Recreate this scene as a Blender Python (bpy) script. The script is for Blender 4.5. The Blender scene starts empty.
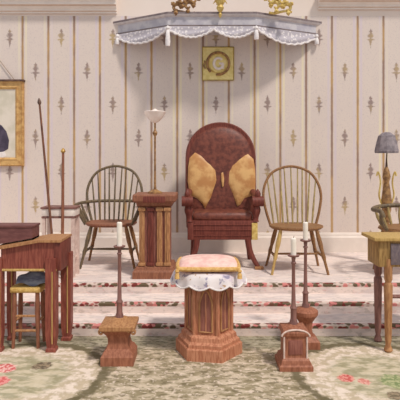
import bpy, bmesh, math, random
from mathutils import Vector, Matrix
random.seed(7)
PI = math.pi
C = bpy.context.scene.collection
H = 1.32            # eye height
FPX = 500.0
HY = 160.0          # horizon row
P = 0.255           # dais height
WY = 5.79           # back wall
WS = WY / FPX

def X(px, y): return (px - 200.0) * y / FPX
def Zh(py, y): return H - (py - HY) * y / FPX
def lin(c):
    r = []
    for v in c:
        v /= 255.0
        r.append(v / 12.92 if v <= 0.04045 else ((v + 0.055) / 1.055) ** 2.4)
    return (r[0], r[1], r[2], 1.0)

# ------------------------------------------------------------------ node helpers
class NT:
    def __init__(s, name, rough=0.75, spec=0.3, metal=0.0):
        s.m = bpy.data.materials.new(name); s.m.use_nodes = True
        s.t = s.m.node_tree; s.b = s.t.nodes['Principled BSDF']
        s.b.inputs['Roughness'].default_value = rough
        s.b.inputs['Specular IOR Level'].default_value = spec
        s.b.inputs['Metallic'].default_value = metal
        s.co = s.t.nodes.new('ShaderNodeTexCoord').outputs['Object']
    def set(s, inp, v):
        if isinstance(v, bpy.types.NodeSocket): s.t.links.new(v, inp)
        else: inp.default_value = v
    def math(s, op, a, b=0.0, c=0.0):
        n = s.t.nodes.new('ShaderNodeMath'); n.operation = op
        s.set(n.inputs[0], a); s.set(n.inputs[1], b); s.set(n.inputs[2], c)
        return n.outputs[0]
    def xyz(s, v=None):
        n = s.t.nodes.new('ShaderNodeSeparateXYZ'); s.t.links.new(v or s.co, n.inputs[0]); return n.outputs
    def scaled(s, sc):
        n = s.t.nodes.new('ShaderNodeVectorMath'); n.operation = 'MULTIPLY'
        s.t.links.new(s.co, n.inputs[0]); n.inputs[1].default_value = sc; return n.outputs[0]
    def noise(s, scale, vec=None, detail=3.0, rough=0.6):
        n = s.t.nodes.new('ShaderNodeTexNoise'); s.t.links.new(vec or s.co, n.inputs['Vector'])
        n.inputs['Scale'].default_value = scale; n.inputs['Detail'].default_value = detail
        n.inputs['Roughness'].default_value = rough
        return n.outputs['Fac']
    def vor(s, scale, vec=None):
        n = s.t.nodes.new('ShaderNodeTexVoronoi'); s.t.links.new(vec or s.co, n.inputs['Vector'])
        n.inputs['Scale'].default_value = scale
        return n.outputs['Distance'], n.outputs['Color']
    def step(s, v, a, b):           # smooth 0..1 between a and b
        n = s.t.nodes.new('ShaderNodeMapRange'); n.interpolation_type = 'SMOOTHSTEP'
        s.set(n.inputs[0], v); n.inputs[1].default_value = min(a, b); n.inputs[2].default_value = max(a, b)
        n.inputs[3].default_value = 0.0 if a < b else 1.0
        n.inputs[4].default_value = 1.0 if a < b else 0.0
        return n.outputs[0]
    def mix(s, f, a, b):
        n = s.t.nodes.new('ShaderNodeMix'); n.data_type = 'RGBA'
        s.set(n.inputs[0], f)
        s.set(n.inputs[6], lin(a) if isinstance(a, tuple) else a)
        s.set(n.inputs[7], lin(b) if isinstance(b, tuple) else b)
        return n.outputs[2]
    def bump(s, h, strength=0.3, dist=0.01):
        n = s.t.nodes.new('ShaderNodeBump'); n.inputs['Strength'].default_value = strength
        n.inputs['Distance'].default_value = dist
        s.t.links.new(h, n.inputs['Height']); s.t.links.new(n.outputs[0], s.b.inputs['Normal'])
    def out(s, col):
        s.t.links.new(col, s.b.inputs['Base Color']); return s.m

def mottled(name, c1, c2, scale=12, stretch=(1, 1, 1), rough=0.7, spec=0.3, metal=0.0, bump=0.0):
    n = NT(name, rough, spec, metal)
    v = n.noise(scale, n.scaled(stretch))
    if bump: n.bump(v, bump)
    return n.out(n.mix(n.step(v, 0.35, 0.65), c1, c2))

M = {}
M['wine_wood'] = mottled('wine_wood', (98, 46, 38), (126, 66, 54), 14, (6, 6, 0.6), 0.5)
M['red_wood'] = mottled('red_wood', (122, 60, 50), (150, 84, 68), 14, (6, 6, 0.7), 0.5)
M['altar_wood'] = mottled('altar_wood', (166, 104, 76), (198, 138, 106), 16, (5, 5, 0.7), 0.6)
M['altar_panel'] = mottled('altar_panel', (128, 76, 66), (152, 98, 84), 16, (5, 5, 0.7), 0.6)
M['brown_wood'] = mottled('brown_wood', (128, 80, 60), (154, 102, 76), 16, (5, 5, 0.8), 0.55)
M['honey_wood'] = mottled('honey_wood', (154, 106, 70), (184, 136, 92), 16, (5, 5, 0.8), 0.55)
M['yellow_wood'] = mottled('yellow_wood', (176, 142, 82), (200, 166, 104), 16, (5, 5, 0.8), 0.55)
M['bow_wood'] = mottled('bow_wood', (124, 86, 56), (156, 114, 72), 16, (5, 5, 5), 0.55)
M['dark_spindle'] = mottled('dark_spindle', (88, 76, 62), (124, 104, 76), 20, (4, 4, 1), 0.55)
M['olive_spindle'] = mottled('olive_spindle', (146, 126, 84), (184, 160, 106), 20, (4, 4, 1), 0.55)
M['olive_wood'] = mottled('olive_wood', (136, 104, 60), (178, 142, 88), 14, (5, 5, 0.7), 0.55)
M['mauve_wood'] = mottled('mauve_wood', (116, 80, 74), (146, 104, 94), 14, (5, 5, 0.7), 0.55)
M['grey_panel'] = mottled('grey_panel', (104, 92, 98), (128, 112, 112), 14, (5, 5, 2), 0.6)
M['wine_leather'] = mottled('wine_leather', (92, 44, 34), (124, 66, 50), 22, (1, 1, 1), 0.5, 0.4, bump=0.25)
M['tan_leather_sheen'] = mottled('tan_leather_sheen', (186, 130, 76), (216, 170, 110), 9, (1, 1, 1), 0.45, 0.4, bump=0.2)  # tan for reflections painted onto the wine leather; also colours the small tab
M['brass'] = mottled('brass', (168, 128, 62), (206, 168, 92), 24, (1, 1, 1), 0.45, 0.5, 0.25)
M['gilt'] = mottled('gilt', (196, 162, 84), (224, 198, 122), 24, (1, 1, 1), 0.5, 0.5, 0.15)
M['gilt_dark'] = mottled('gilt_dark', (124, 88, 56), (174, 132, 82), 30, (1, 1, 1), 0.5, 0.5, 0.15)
M['sign_face'] = mottled('sign_face', (222, 200, 124), (238, 218, 150), 18, (1, 1, 1), 0.7)
M['ring_dark'] = mottled('ring_dark', (146, 122, 56), (176, 148, 76), 24, (1, 1, 1), 0.5)
M['white_paint'] = mottled('white_paint', (228, 212, 202), (240, 228, 216), 20, (1, 1, 1), 0.7)
M['pink_paint'] = mottled('pink_paint', (206, 178, 166), (224, 200, 188), 24, (1, 1, 1), 0.7)
M['wax'] = mottled('wax', (234, 222, 206), (242, 232, 220), 20, (1, 1, 1), 0.5)
M['wick'] = mottled('wick', (50, 40, 36), (66, 54, 46), 20)
M['stand_wood'] = mottled('stand_wood', (138, 84, 62), (166, 108, 82), 16, (5, 5, 0.8), 0.55)
M['glass_shade'] = mottled('opal_glass', (240, 220, 208), (250, 236, 226), 8, (1, 1, 1), 0.25, 0.5)
M['slate_shade'] = mottled('slate_shade', (122, 112, 116), (152, 140, 142), 20, (1, 1, 1), 0.7)
M['dark_metal'] = mottled('dark_metal', (84, 62, 54), (112, 84, 70), 24, (1, 1, 1), 0.5)
M['staff_wood'] = mottled('staff_wood', (96, 62, 50), (136, 90, 66), 24, (3, 3, 0.6), 0.5)
M['cornice_grey'] = mottled('cornice_grey', (178, 172, 180), (200, 194, 196), 10, (1, 1, 1), 0.7)
M['cornice_pale'] = mottled('cornice_pale', (196, 186, 186), (212, 202, 198), 14, (1, 1, 1), 0.7)
M['moulding_dark'] = mottled('moulding_dark', (116, 102, 104), (140, 126, 124), 18, (1, 1, 1), 0.7)
M['cream_trim'] = mottled('cream_trim', (228, 214, 202), (236, 222, 210), 6, (1, 1, 1), 0.8)
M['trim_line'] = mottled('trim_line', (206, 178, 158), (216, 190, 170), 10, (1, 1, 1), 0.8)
M['blue_cloth'] = mottled('blue_cloth', (98, 100, 116), (138, 142, 152), 12, (1, 1, 3), 0.9, 0.1)
M['rush'] = mottled('rush', (190, 150, 82), (218, 184, 116), 50, (1, 6, 1), 0.85, 0.1)
M['canvas'] = mottled('canvas', (206, 196, 176), (224, 212, 196), 5, (1, 1, 1), 0.8)
M['coat'] = mottled('coat', (66, 58, 74), (86, 76, 92), 14, (1, 1, 1), 0.8)
M['skin'] = mottled('painted_skin', (206, 164, 142), (220, 180, 156), 14, (1, 1, 1), 0.8)
M['linen'] = mottled('linen', (226, 216, 210), (238, 228, 222), 14, (1, 1, 1), 0.8)
M['chest_wood'] = mottled('chest_wood', (104, 64, 62), (124, 80, 76), 12, (1, 3, 4), 0.55)
M['pink_cloth'] = mottled('pink_cloth', (226, 178, 168), (240, 206, 192), 14, (1, 1, 1), 0.85, 0.1)
M['gold_cord'] = mottled('gold_cord', (198, 150, 84), (222, 180, 112), 60, (1, 1, 1), 0.6)
M['cord'] = mottled('picture_cord', (150, 128, 112), (170, 146, 126), 30)

def lace_mat():
    n = NT('lace', 0.9, 0.1)
    d, _ = n.vor(30)
    f = n.step(n.math('ADD', d, n.math('MULTIPLY', n.noise(26), 0.35)), 0.46, 0.66)
    return n.out(n.mix(f, (224, 216, 214), (186, 178, 184)))
M['lace'] = lace_mat()
M['lace_edge'] = mottled('lace_edge', (222, 214, 212), (238, 230, 226), 40, (1, 1, 1), 0.9, 0.1)
def floral_cloth():
    n = NT('floral_cloth', 0.9, 0.1)
    nz = n.noise(17); n2 = n.noise(9)
    c = n.mix(n.step(n2, 0.5, 0.62), (226, 216, 214), (214, 200, 208))
    c = n.mix(n.step(nz, 0.56, 0.66), c, (150, 142, 162))
    return n.out(n.mix(n.step(n.noise(31), 0.62, 0.7), c, (186, 148, 110)))
M['floral_cloth'] = floral_cloth()

def wallpaper():
    n = NT('wallpaper', 0.9, 0.1)
    x, y, z = n.xyz()
    u = n.math('DIVIDE', n.math('SUBTRACT', x, 0.035), 0.2985)
    cell = n.math('FLOOR', u); fu = n.math('SUBTRACT', u, cell)
    d = n.math('MINIMUM', fu, n.math('SUBTRACT', 1.0, fu))
    base = n.mix(n.noise(1.6), (214, 198, 190), (226, 210, 196))
    fine = n.noise(70, n.scaled((1, 1, 1)))
    base = n.mix(n.math('MULTIPLY', n.step(fine, 0.52, 0.7), 0.5), base, (196, 180, 178))
    tint = n.step(n.noise(0.9, n.scaled((1, 1, .2))), 0.4, 0.6)
    pin = n.mix(tint, (214, 198, 204), (232, 218, 184))
    band = n.math('MULTIPLY', n.step(d, 0.085, 0.11), n.step(d, 0.19, 0.16))
    base = n.mix(n.math('MULTIPLY', band, 0.8), base, pin)
    par = n.math('FLOORED_MODULO', cell, 2.0)
    # woven stripe, its tone wandering down the drop
    wob = n.math('MULTIPLY', n.math('SUBTRACT', n.noise(16), 0.5), 0.03)
    st = n.step(n.math('ADD', d, wob), 0.062, 0.022)
    sc = n.mix(n.step(n.noise(2.3, n.scaled((3, 1, .7))), 0.42, 0.58), (146, 116, 100), (186, 146, 92))
    base = n.mix(n.math('MULTIPLY', st, 0.9), base, sc)
    v = n.math('ADD', n.math('DIVIDE', n.math('SUBTRACT', z, 2.733), 0.776), n.math('MULTIPLY', par, 0.5))
    v5 = n.math('ADD', v, 0.5)
    fv = n.math('SUBTRACT', n.math('SUBTRACT', v5, n.math('FLOOR', v5)), 0.5)
    mx = n.math('ABSOLUTE', n.math('MULTIPLY', n.math('SUBTRACT', fu, 0.5), 25.8))
    my = n.math('MULTIPLY', fv, 67.0)
    def dia(cy, a, b):
        return n.math('ADD', n.math('DIVIDE', mx, a), n.math('DIVIDE', n.math('ABSOLUTE', n.math('SUBTRACT', my, cy)), b))
    s = n.math('MINIMUM', n.math('MINIMUM', dia(2.5, 3.4, 4.6), dia(-3.0, 1.6, 7.0)), n.math('MINIMUM', dia(-1.5, 4.6, 2.0), dia(6.5, 1.8, 3.0)))
    s = n.math('ADD', s, n.math('MULTIPLY', n.math('SUBTRACT', n.noise(38), 0.5), 1.7))
    mk = n.math('MULTIPLY', n.step(s, 1.25, 0.5), 0.78)
    mc = n.mix(n.step(n.noise(3.1), 0.47, 0.62), (132, 108, 102), (176, 148, 96))
    fr = n.step(z, 2.985, 2.99)      # plain frieze above the striped paper
    return n.out(n.mix(fr, n.mix(mk, base, mc), n.mix(n.noise(4), (226, 208, 194), (234, 218, 206))))
M['wallpaper'] = wallpaper()
M['plain_wall'] = mottled('plain_wall', (228, 212, 200), (234, 218, 206), 3, (1, 1, 1), 0.9)

def carpet():
    n = NT('carpet', 0.95, 0.05)
    x, y, z = n.xyz()
    nz = n.noise(11, n.scaled((0.7, 1.3, 1))); n2 = n.noise(24, n.scaled((0.7, 1.3, 1)))
    base = n.mix(n.step(nz, 0.40, 0.60), (202, 184, 160), (150, 136, 108))
    base = n.mix(n.math('MULTIPLY', n.step(n2, 0.50, 0.62), 0.75), base, (116, 104, 80))
    base = n.mix(n.math('MULTIPLY', n.step(n.noise(30, n.scaled((1, 1, 2))), 0.54, 0.64), 0.7), base, (226, 206, 188))
    # border along the steps
    bd = n.math('MULTIPLY', n.step(n.math('ADD', y, n.math('MULTIPLY', nz, 0.10)), 3.50, 3.60), 0.65)
    base = n.mix(bd, base, n.mix(n.step(n2, 0.45, 0.6), (152, 146, 124), (110, 104, 84)))
    # wreath medallions
    ax = n.math('SUBTRACT', n.math('ABSOLUTE', x), 1.12)
    ay = n.math('SUBTRACT', y, 3.06)
    r = n.math('SQRT', n.math('ADD', n.math('MULTIPLY', ax, ax), n.math('MULTIPLY', ay, ay)))
    rw = n.math('ADD', r, n.math('MULTIPLY', n.math('SUBTRACT', n.noise(14), 0.5), 0.10))
    inner = n.step(rw, 0.50, 0.46)
    pale = n.mix(n.step(n.noise(18), 0.40, 0.58), (232, 214, 198), (194, 176, 150))
    base = n.mix(n.math('MULTIPLY', inner, 0.9), base, pale)
    rim = n.math('MULTIPLY', n.step(rw, 0.49, 0.51), n.step(rw, 0.57, 0.54))
    base = n.mix(n.math('MULTIPLY', rim, 0.85), base, (104, 94, 70))
    core = n.step(rw, 0.36, 0.27)
    sw = n.noise(13, n.scaled((0.6, 1.4, 1)))
    gcol = n.mix(n.step(sw, 0.42, 0.58), (202, 188, 160), (150, 144, 112))
    base = n.mix(n.math('MULTIPLY', core, 0.8), base, gcol)
    def spot(cx, cy, rad, c1, c2, sc):
        dx = n.math('SUBTRACT', x, cx); dy = n.math('SUBTRACT', y, cy)
        q = n.math('SQRT', n.math('ADD', n.math('MULTIPLY', dx, dx), n.math('MULTIPLY', dy, dy)))
        q = n.math('ADD', q, n.math('MULTIPLY', n.math('SUBTRACT', n.noise(sc), 0.5), rad * 1.1))
        return n.math('MULTIPLY', n.step(q, rad, rad * 0.75), 0.9), n.mix(n.step(n.noise(sc * 1.6), 0.42, 0.58), c1, c2)
    for cx, cy, rad, c1, c2 in ((-1.24, 3.17, 0.085, (206, 84, 88), (240, 196, 186)), (-1.20, 2.98, 0.075, (206, 84, 88), (232, 150, 146)),
                                (-1.01, 3.21, 0.07, (92, 78, 66), (150, 130, 106)), (0.885, 3.03, 0.06, (196, 78, 76), (224, 150, 138)),
                                (1.17, 2.98, 0.11, (122, 136, 90), (176, 176, 132)), (1.10, 2.80, 0.06, (96, 84, 66), (150, 130, 106)), (0.98, 2.98, 0.045, (206, 120, 110), (226, 170, 156))):
        f, cc = spot(cx, cy, rad, c1, c2, 24)
        base = n.mix(f, base, cc)
    n.bump(n.noise(120), 0.4, 0.006)
    return n.out(base)
M['carpet'] = carpet()
def step_carpet():
    n = NT('step_carpet', 0.95, 0.05)
    base = n.mix(n.step(n.noise(6, n.scaled((1, 3, 3))), 0.40, 0.62), (232, 214, 204), (214, 198, 192))
    base = n.mix(n.math('MULTIPLY', n.step(n.noise(15, n.scaled((1, 3, 2))), 0.55, 0.66), 0.65), base, (186, 172, 160))
    base = n.mix(n.math('MULTIPLY', n.step(n.noise(20, n.scaled((1, 2, 2))), 0.60, 0.70), 0.5), base, (214, 172, 164))
    n.bump(n.noise(120), 0.3, 0.005)
    return n.out(base)
M['step_carpet'] = step_carpet()
def garland():
    n = NT('garland_carpet', 0.95, 0.05)
    d, col = n.vor(26)
    cr = n.xyz(col)
    c = n.mix(n.step(cr[0], 0.40, 0.44), (126, 62, 58), (206, 132, 126))
    c = n.mix(n.step(cr[1], 0.58, 0.62), c, (108, 94, 74))
    cream = n.mix(n.noise(9), (222, 202, 190), (204, 184, 170))
    f = n.step(n.math('ADD', d, n.math('MULTIPLY', n.math('SUBTRACT', n.noise(7, n.scaled((1, 1, 1))), 0.5), 1.3)), 0.78, 0.54)
    n.bump(n.noise(120), 0.3, 0.005)
    return n.out(n.mix(f, cream, c))
M['garland'] = garland()

# ------------------------------------------------------------------ mesh helpers
def BM(): return bmesh.new()
def box(bm, c, s, bev=0.0, rotz=0.0):
    r = bmesh.ops.create_cube(bm, size=1.0)
    vs = r['verts']
    bmesh.ops.scale(bm, vec=s, verts=vs)
    if bev > 0:
        es = list({e for v in vs for e in v.link_edges})
        rb = bmesh.ops.bevel(bm, geom=es, offset=bev, segments=2, affect='EDGES', profile=0.6)
        vs = list({v for f in rb['faces'] for v in f.verts} | {v for v in vs if v.is_valid})
    if rotz: bmesh.ops.rotate(bm, cent=(0, 0, 0), matrix=Matrix.Rotation(rotz, 3, 'Z'), verts=vs)
    bmesh.ops.translate(bm, vec=c, verts=vs)
    return vs
def tube(bm, pts, rad, n=10, cap=True):
    pts = [Vector(p) for p in pts]
    if not hasattr(rad, '__len__'): rad = [rad] * len(pts)
    rings = []
    t0 = (pts[1] - pts[0]).normalized()
    up = Vector((0, 0, 1)) if abs(t0.z) < 0.9 else Vector((0, 1, 0))
    nrm = (up - t0 * up.dot(t0)).normalized()
    for i, p in enumerate(pts):
        if i == 0: t = t0
        elif i == len(pts) - 1: t = (pts[i] - pts[i - 1]).normalized()
        else: t = (pts[i + 1] - pts[i - 1]).normalized()
        nrm = (nrm - t * nrm.dot(t)).normalized()
        bi = t.cross(nrm)
        rings.append([bm.verts.new(p + (nrm * math.cos(2 * PI * k / n) + bi * math.sin(2 * PI * k / n)) * rad[i]) for k in range(n)])
    for a, b in zip(rings, rings[1:]):
        for k in range(n): bm.faces.new((a[k], a[(k + 1) % n], b[(k + 1) % n], b[k]))
    if cap:
        bm.faces.new(rings[0]); bm.faces.new(rings[-1])
def lathe(bm, prof, n=24, c=(0, 0, 0), rot=0.0, sx=1.0, sy=1.0):
    rings = []
    for r, z in prof:
        r = max(r, 0.0004)
        rings.append([bm.verts.new((c[0] + sx * r * math.cos(rot + 2 * PI * k / n), c[1] + sy * r * math.sin(rot + 2 * PI * k / n), c[2] + z)) for k in range(n)])
    for a, b in zip(rings, rings[1:]):
        for k in range(n): bm.faces.new((a[k], a[(k + 1) % n], b[(k + 1) % n], b[k]))
    bm.faces.new(rings[0]); bm.faces.new(rings[-1])
def sq(bm, prof, c=(0, 0, 0), rot=0.0, sx=1, sy=1):          # square-section lathe: half widths
    lathe(bm, [(r * math.sqrt(2), z) for r, z in prof], 4, c, PI / 4 + rot, sx, sy)
def extrude_poly(bm, pts, vec):                              # closed planar polygon pushed along vec
    a = [bm.verts.new(p) for p in pts]; b = [bm.verts.new(Vector(p) + Vector(vec)) for p in pts]
    bm.faces.new(a); bm.faces.new(b)
    for i in range(len(a)):
        j = (i + 1) % len(a); bm.faces.new((a[i], a[j], b[j], b[i]))
def spline(pts, n=8):
    pts = [Vector(p) for p in pts]; out = []
    for i in range(len(pts) - 1):
        p0 = pts[max(i - 1, 0)]; p1 = pts[i]; p2 = pts[i + 1]; p3 = pts[min(i + 2, len(pts) - 1)]
        for k in range(n):
            t = k / n
            out.append(0.5 * ((2 * p1) + (p2 - p0) * t + (2 * p0 - 5 * p1 + 4 * p2 - p3) * t * t + (3 * p1 - p0 - 3 * p2 + p3) * t ** 3))
    out.append(pts[-1]); return out
def obj(name, bm, mat, parent=None, loc=(0, 0, 0), rotz=0.0, label=None, smooth=40):
    bmesh.ops.remove_doubles(bm, verts=bm.verts, dist=1e-5)
    bmesh.ops.recalc_face_normals(bm, faces=bm.faces)
    me = bpy.data.meshes.new(name); bm.to_mesh(me); bm.free()
    for p in me.polygons: p.use_smooth = True
    me.set_sharp_from_angle(angle=math.radians(smooth))
    for m in (mat if isinstance(mat, (list, tuple)) else [mat]): me.materials.append(M[m])
    o = bpy.data.objects.new(name, me); C.objects.link(o)
    o.location = loc; o.rotation_euler = (0, 0, rotz)
    if parent: o.parent = parent
    if label: o['label'] = label
    return o
def tag(o, label, cat, group=None):
    o['label'] = label; o['category'] = cat
    if group: o['group'] = group
    return o
def thing(name, label, cat, loc=(0, 0, 0), rotz=0.0, group=None):
    o = bpy.data.objects.new(name, None); C.objects.link(o); o.empty_display_size = 0.1
    o.location = loc; o.rotation_euler = (0, 0, rotz)
    return tag(o, label, cat, group)
def struct(name, bm, mat, smooth=30):
    o = obj(name, bm, mat, smooth=smooth); o['kind'] = 'structure'; return o

# ------------------------------------------------------------------ setting
RW = 4.6
b = BM(); box(b, (0, 2.9, -0.05), (2 * RW, 6.0, 0.10)); struct('floor', b, 'carpet')
b = BM(); box(b, (0, WY + 0.06, 1.75), (2 * RW, 0.12, 3.5)); struct('wall_back', b, 'wallpaper')
# three carpeted steps up to the dais: garland nosings are faces of their own material
rs, tr = 0.085, 0.28
prof = []; mats = []
y0 = 3.75
prof.append((y0, 0.0))
for k in range(3):
    yk = y0 + tr * k; zt = rs * (k + 1)
    prof += [(yk, zt - 0.030), (yk - 0.004, zt - 0.008), (yk + 0.004, zt), (yk + 0.035, zt)]
    mats += [0, 1, 1, 1]
    if k < 2: prof.append((yk + tr, zt)); mats.append(0)
prof.append((WY, P)); mats.append(0)
b = BM()
NX = 2
cols = []
for i in range(NX):
    xx = -RW + 2 * RW * i / (NX - 1)
    cols.append([b.verts.new((xx, py, pz)) for py, pz in prof] + [b.verts.new((xx, WY, 0.0))])
fs = []
for j in range(len(prof) - 1):
    f = b.faces.new((cols[0][j], cols[1][j], cols[1][j + 1], cols[0][j + 1])); f.material_index = mats[j]
b.faces.new(cols[0]); b.faces.new(cols[1])
struct('dais', b, ['step_carpet', 'garland'])
b = BM()
extrude_poly(b, [(-RW, WY, P), (-RW, WY - 0.03, P), (-RW, WY - 0.03, P + 0.17), (-RW, WY - 0.018, P + 0.185), (-RW, WY - 0.018, P + 0.205), (-RW, WY - 0.008, P + 0.225), (-RW, WY, P + 0.225)], (2 * RW, 0, 0))
struct('baseboard_back', b, 'cream_trim')
def crown(name, x0, x1, zb):
    b = BM()
    pr = [(0, 0), (0.02, 0), (0.02, 0.02), (0.035, 0.028), (0.035, 0.05), (0.06, 0.075), (0.09, 0.085), (0.09, 0.115), (0.12, 0.14), (0.12, 0.2), (0, 0.2)]
    extrude_poly(b, [(x0, WY - d, zb + z) for d, z in pr], (x1 - x0, 0, 0))
    o = struct(name, b, ['cream_trim', 'trim_line'])
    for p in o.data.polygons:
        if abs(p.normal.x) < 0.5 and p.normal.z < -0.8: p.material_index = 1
    return o
crown('trim_1', -RW, X(117, WY), Zh(14, WY))
crown('trim_2', X(318, WY), RW, Zh(10, WY))

# ------------------------------------------------------------------ canopy over the principal chair
cn = thing('canopy', 'grey three-sided wall canopy with lace swags above the tall wine chair', 'canopy', (0, 0, 0))
cn.location = (X(216, WY), WY, 2.80)
def L(px, y): return X(px, y) - cn.location.x
D = 0.36
yc = WY - D
plan = [(L(118, WY), 0.0), (L(168, yc), -D), (L(256, yc), -D), (L(316, WY), 0.0)]
def offset_plan(o):
    # push the three sides outward by o
    segs = []
    for a, c in zip(plan, plan[1:]):
        dx, dy = c[0] - a[0], c[1] - a[1]; l = math.hypot(dx, dy); nx, ny = dy / l, -dx / l
        segs.append(((a[0] + nx * o, a[1] + ny * o), (dx / l, dy / l)))
    res = []
    (p, d) = segs[0]; t = (0 - p[1]) / d[1]; res.append((p[0] + d[0] * t, 0.0))
    for (p, d), (q, e) in zip(segs, segs[1:]):
        det = d[0] * -e[1] + d[1] * e[0]
        t = ((q[0] - p[0]) * -e[1] + (q[1] - p[1]) * e[0]) / det
        res.append((p[0] + d[0] * t, p[1] + d[1] * t))
    (p, d) = segs[2]; t = (0 - p[1]) / d[1]; res.append((p[0] + d[0] * t, 0.0))
    return res
def swept(bm, prof, midx=None):
    rows = []
    for o, z in prof:
        rows.append([bm.verts.new((x, y, z)) for x, y in offset_plan(o)])
    for i, (a, c) in enumerate(zip(rows, rows[1:])):
        for k in range(3):
            f = bm.faces.new((a[k], a[k + 1], c[k + 1], c[k]))
            if midx: f.material_index = midx[i]
    bm.faces.new(rows[0]); bm.faces.new(rows[-1])
b = BM()
swept(b, [(0.0, -0.035), (0.008, -0.035), (0.012, -0.015), (0.0, -0.012), (0.0, 0.075), (0.02, 0.085), (0.03, 0.10), (0.03, 0.122), (0.0, 0.122)], [1, 1, 1, 0, 2, 2, 1, 0])
obj('cornice', b, ['cornice_grey', 'moulding_dark', 'cornice_pale'], cn, smooth=20)
def swag(p0, p1, sag, top=-0.03, nm='swag', droop=0.03):
    p0 = Vector((p0[0], p0[1], 0)); p1 = Vector((p1[0], p1[1], 0)); d = p1 - p0
    nrm = Vector((d.y, -d.x, 0)).normalized()
    NU, NV = 28, 8
    b = BM(); g = []
    def pt(u, v):
        s = 1 - (2 * u - 1) ** 2
        zz = top - v * (droop + sag * s)
        return p0 + d * u + nrm * (0.012 + 0.014 * math.sin(v * PI * 2.5 + 4 * u) * v * s + 0.012 * v) + Vector((0, 0, zz))
    for i in range(NU + 1):
        g.append([b.verts.new(pt(i / NU, j / NV)) for j in range(NV + 1)])
    for i in range(NU):
        for j in range(NV): b.faces.new((g[i][j], g[i + 1][j], g[i + 1][j + 1], g[i][j + 1]))
    r = bmesh.ops.solidify(b, geom=b.faces[:], thickness=0.004)
    o = obj(nm, b, 'lace', cn)
    e = BM()
    pts = [pt(i / 40, 1.0) + nrm * 0.004 + Vector((0, 0, -0.012 * abs(math.sin(i / 40 * 9 * PI)))) for i in range(41)]
    tube(e, pts, 0.011, 6)
    obj('lace_edge', e, 'lace_edge', o)
A, Bp, Cp, Dp = plan
mid = (Bp[0] + (Cp[0] - Bp[0]) * 0.52, Bp[1])
swag(A, Bp, 0.105); swag(Bp, mid, 0.085); swag(mid, Cp, 0.085); swag(Cp, Dp, 0.115)
for q, ln in ((A, .12), (Bp, 0.22), (Cp, 0.15), (Dp, .12)):
    b = BM()
    lathe(b, [(0.006, 0), (0.018, -0.01), (0.022, -0.03), (0.012, -0.045), (0.02, -0.055), (0.028, -ln * 0.8), (0.024, -ln), (0.0, -ln)], 10, (q[0] , q[1] - 0.035, -0.03))
    obj('tassel', b, 'lace_edge', cn)
# gilt crest: leafy scrolls and a drop on the front of the cornice
def leaf_scroll(x0, sgn, mat, wd=0.26):
    b = BM()
    for k, (dx, dz, sc) in enumerate([(0.0, 0.0, 1.0), (0.13, 0.02, 0.9), (0.07, 0.075, 0.8), (0.19, 0.08, 0.8)]):
        pts = []
        for i in range(20):
            a = i / 19 * 1.7 * PI + 0.5 * k; r = 0.055 * sc * (1 - 0.75 * i / 19)
            pts.append((x0 + sgn * (dx + 0.05 + r * math.cos(a)), -D - 0.012 - 0.01 * k, 0.165 + dz + r * math.sin(a)))
        tube(b, pts, [0.024 * sc * (1 - 0.5 * i / 19) for i in range(20)], 7)
        for a in (0.3, 1.3, 2.3, 4.6):
            c = Vector((x0 + sgn * (dx + 0.05), -D - 0.02, 0.165 + dz)); dv = Vector((sgn * math.cos(a), 0, math.sin(a)))
            tube(b, [c + dv * 0.03, c + dv * 0.06 + Vector((0, -0.01, 0)), c + dv * 0.085], [0.012, 0.028, 0.004], 6)
    tube(b, [(x0 + sgn * t * 0.25, -D + 0.01, 0.128 + 0.012 * math.sin(t * 6)) for t in [i / 8 for i in range(9)]], 0.014, 6)
    return obj('crest_scroll', b, mat, cn)
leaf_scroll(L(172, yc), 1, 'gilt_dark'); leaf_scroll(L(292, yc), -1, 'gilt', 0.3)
b = BM()
lathe(b, [(0.0, -0.0), (0.012, 0.015), (0.02, 0.04), (0.01, 0.06), (0.03, 0.085), (0.042, 0.11), (0.03, 0.14), (0.05, 0.17), (0.06, 0.21), (0.03, 0.26), (0.0, 0.30)], 14, (L(220, yc), -D - 0.05, 0.045))
tube(b, [(L(220, yc), -D - 0.05, 0.15), (L(220, yc), -D + 0.02, 0.135)], 0.015, 6)
for a in range(6):
    aa = a * PI / 3
    tube(b, [(L(220, yc), -D - 0.05, 0.2), (L(220, yc) + 0.05 * math.cos(aa), -D - 0.05 + 0.03 * math.sin(aa), 0.24), (L(220, yc) + 0.075 * math.cos(aa), -D - 0.05 + 0.04 * math.sin(aa), 0.2)], [0.012, 0.014, 0.004], 6)
obj('crest_finial', b, 'gilt', cn)

# ------------------------------------------------------------------ emblem plaque
sz = 31 * WS
pl = thing('wall_plaque', 'square gold plaque with the ringed letter G above the wine chair', 'plaque', (X(218, WY), WY, Zh(64, WY)))
b = BM(); box(b, (0, -0.012, 0), (sz, 0.024, 33 * WS), 0.004); obj('panel', b, 'sign_face', pl)
b = BM()
for s in (-1, 1):
    tube(b, [(-sz / 2, -0.024, s * 16.5 * WS), (sz / 2, -0.024, s * 16.5 * WS)], 0.006, 6)
    tube(b, [(s * sz / 2, -0.024, -16.5 * WS), (s * sz / 2, -0.024, 16.5 * WS)], 0.006, 6)
obj('border', b, 'ring_dark', pl)
b = BM()
tube(b, [(11 * WS * math.cos(a), -0.034, 11 * WS * math.sin(a)) for a in [math.radians(-100 + 6.2 * i) for i in range(54)]], 0.015, 8)
tube(b, [(-11 * WS + 0.0, -0.034, 0), (-0.155, -0.034, 0.03), (-0.165, -0.034, -0.03), (-0.145, -0.034, -0.06)], 0.009, 8)
obj('ring', b, 'gilt_dark', pl)
b = BM()
tube(b, [(9.2 * WS * math.cos(a), -0.03, 9.2 * WS * math.sin(a)) for a in [2 * PI * i / 40 for i in range(41)]], 0.008, 6)
obj('inner_ring', b, 'gilt', pl)
b = BM()
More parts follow.
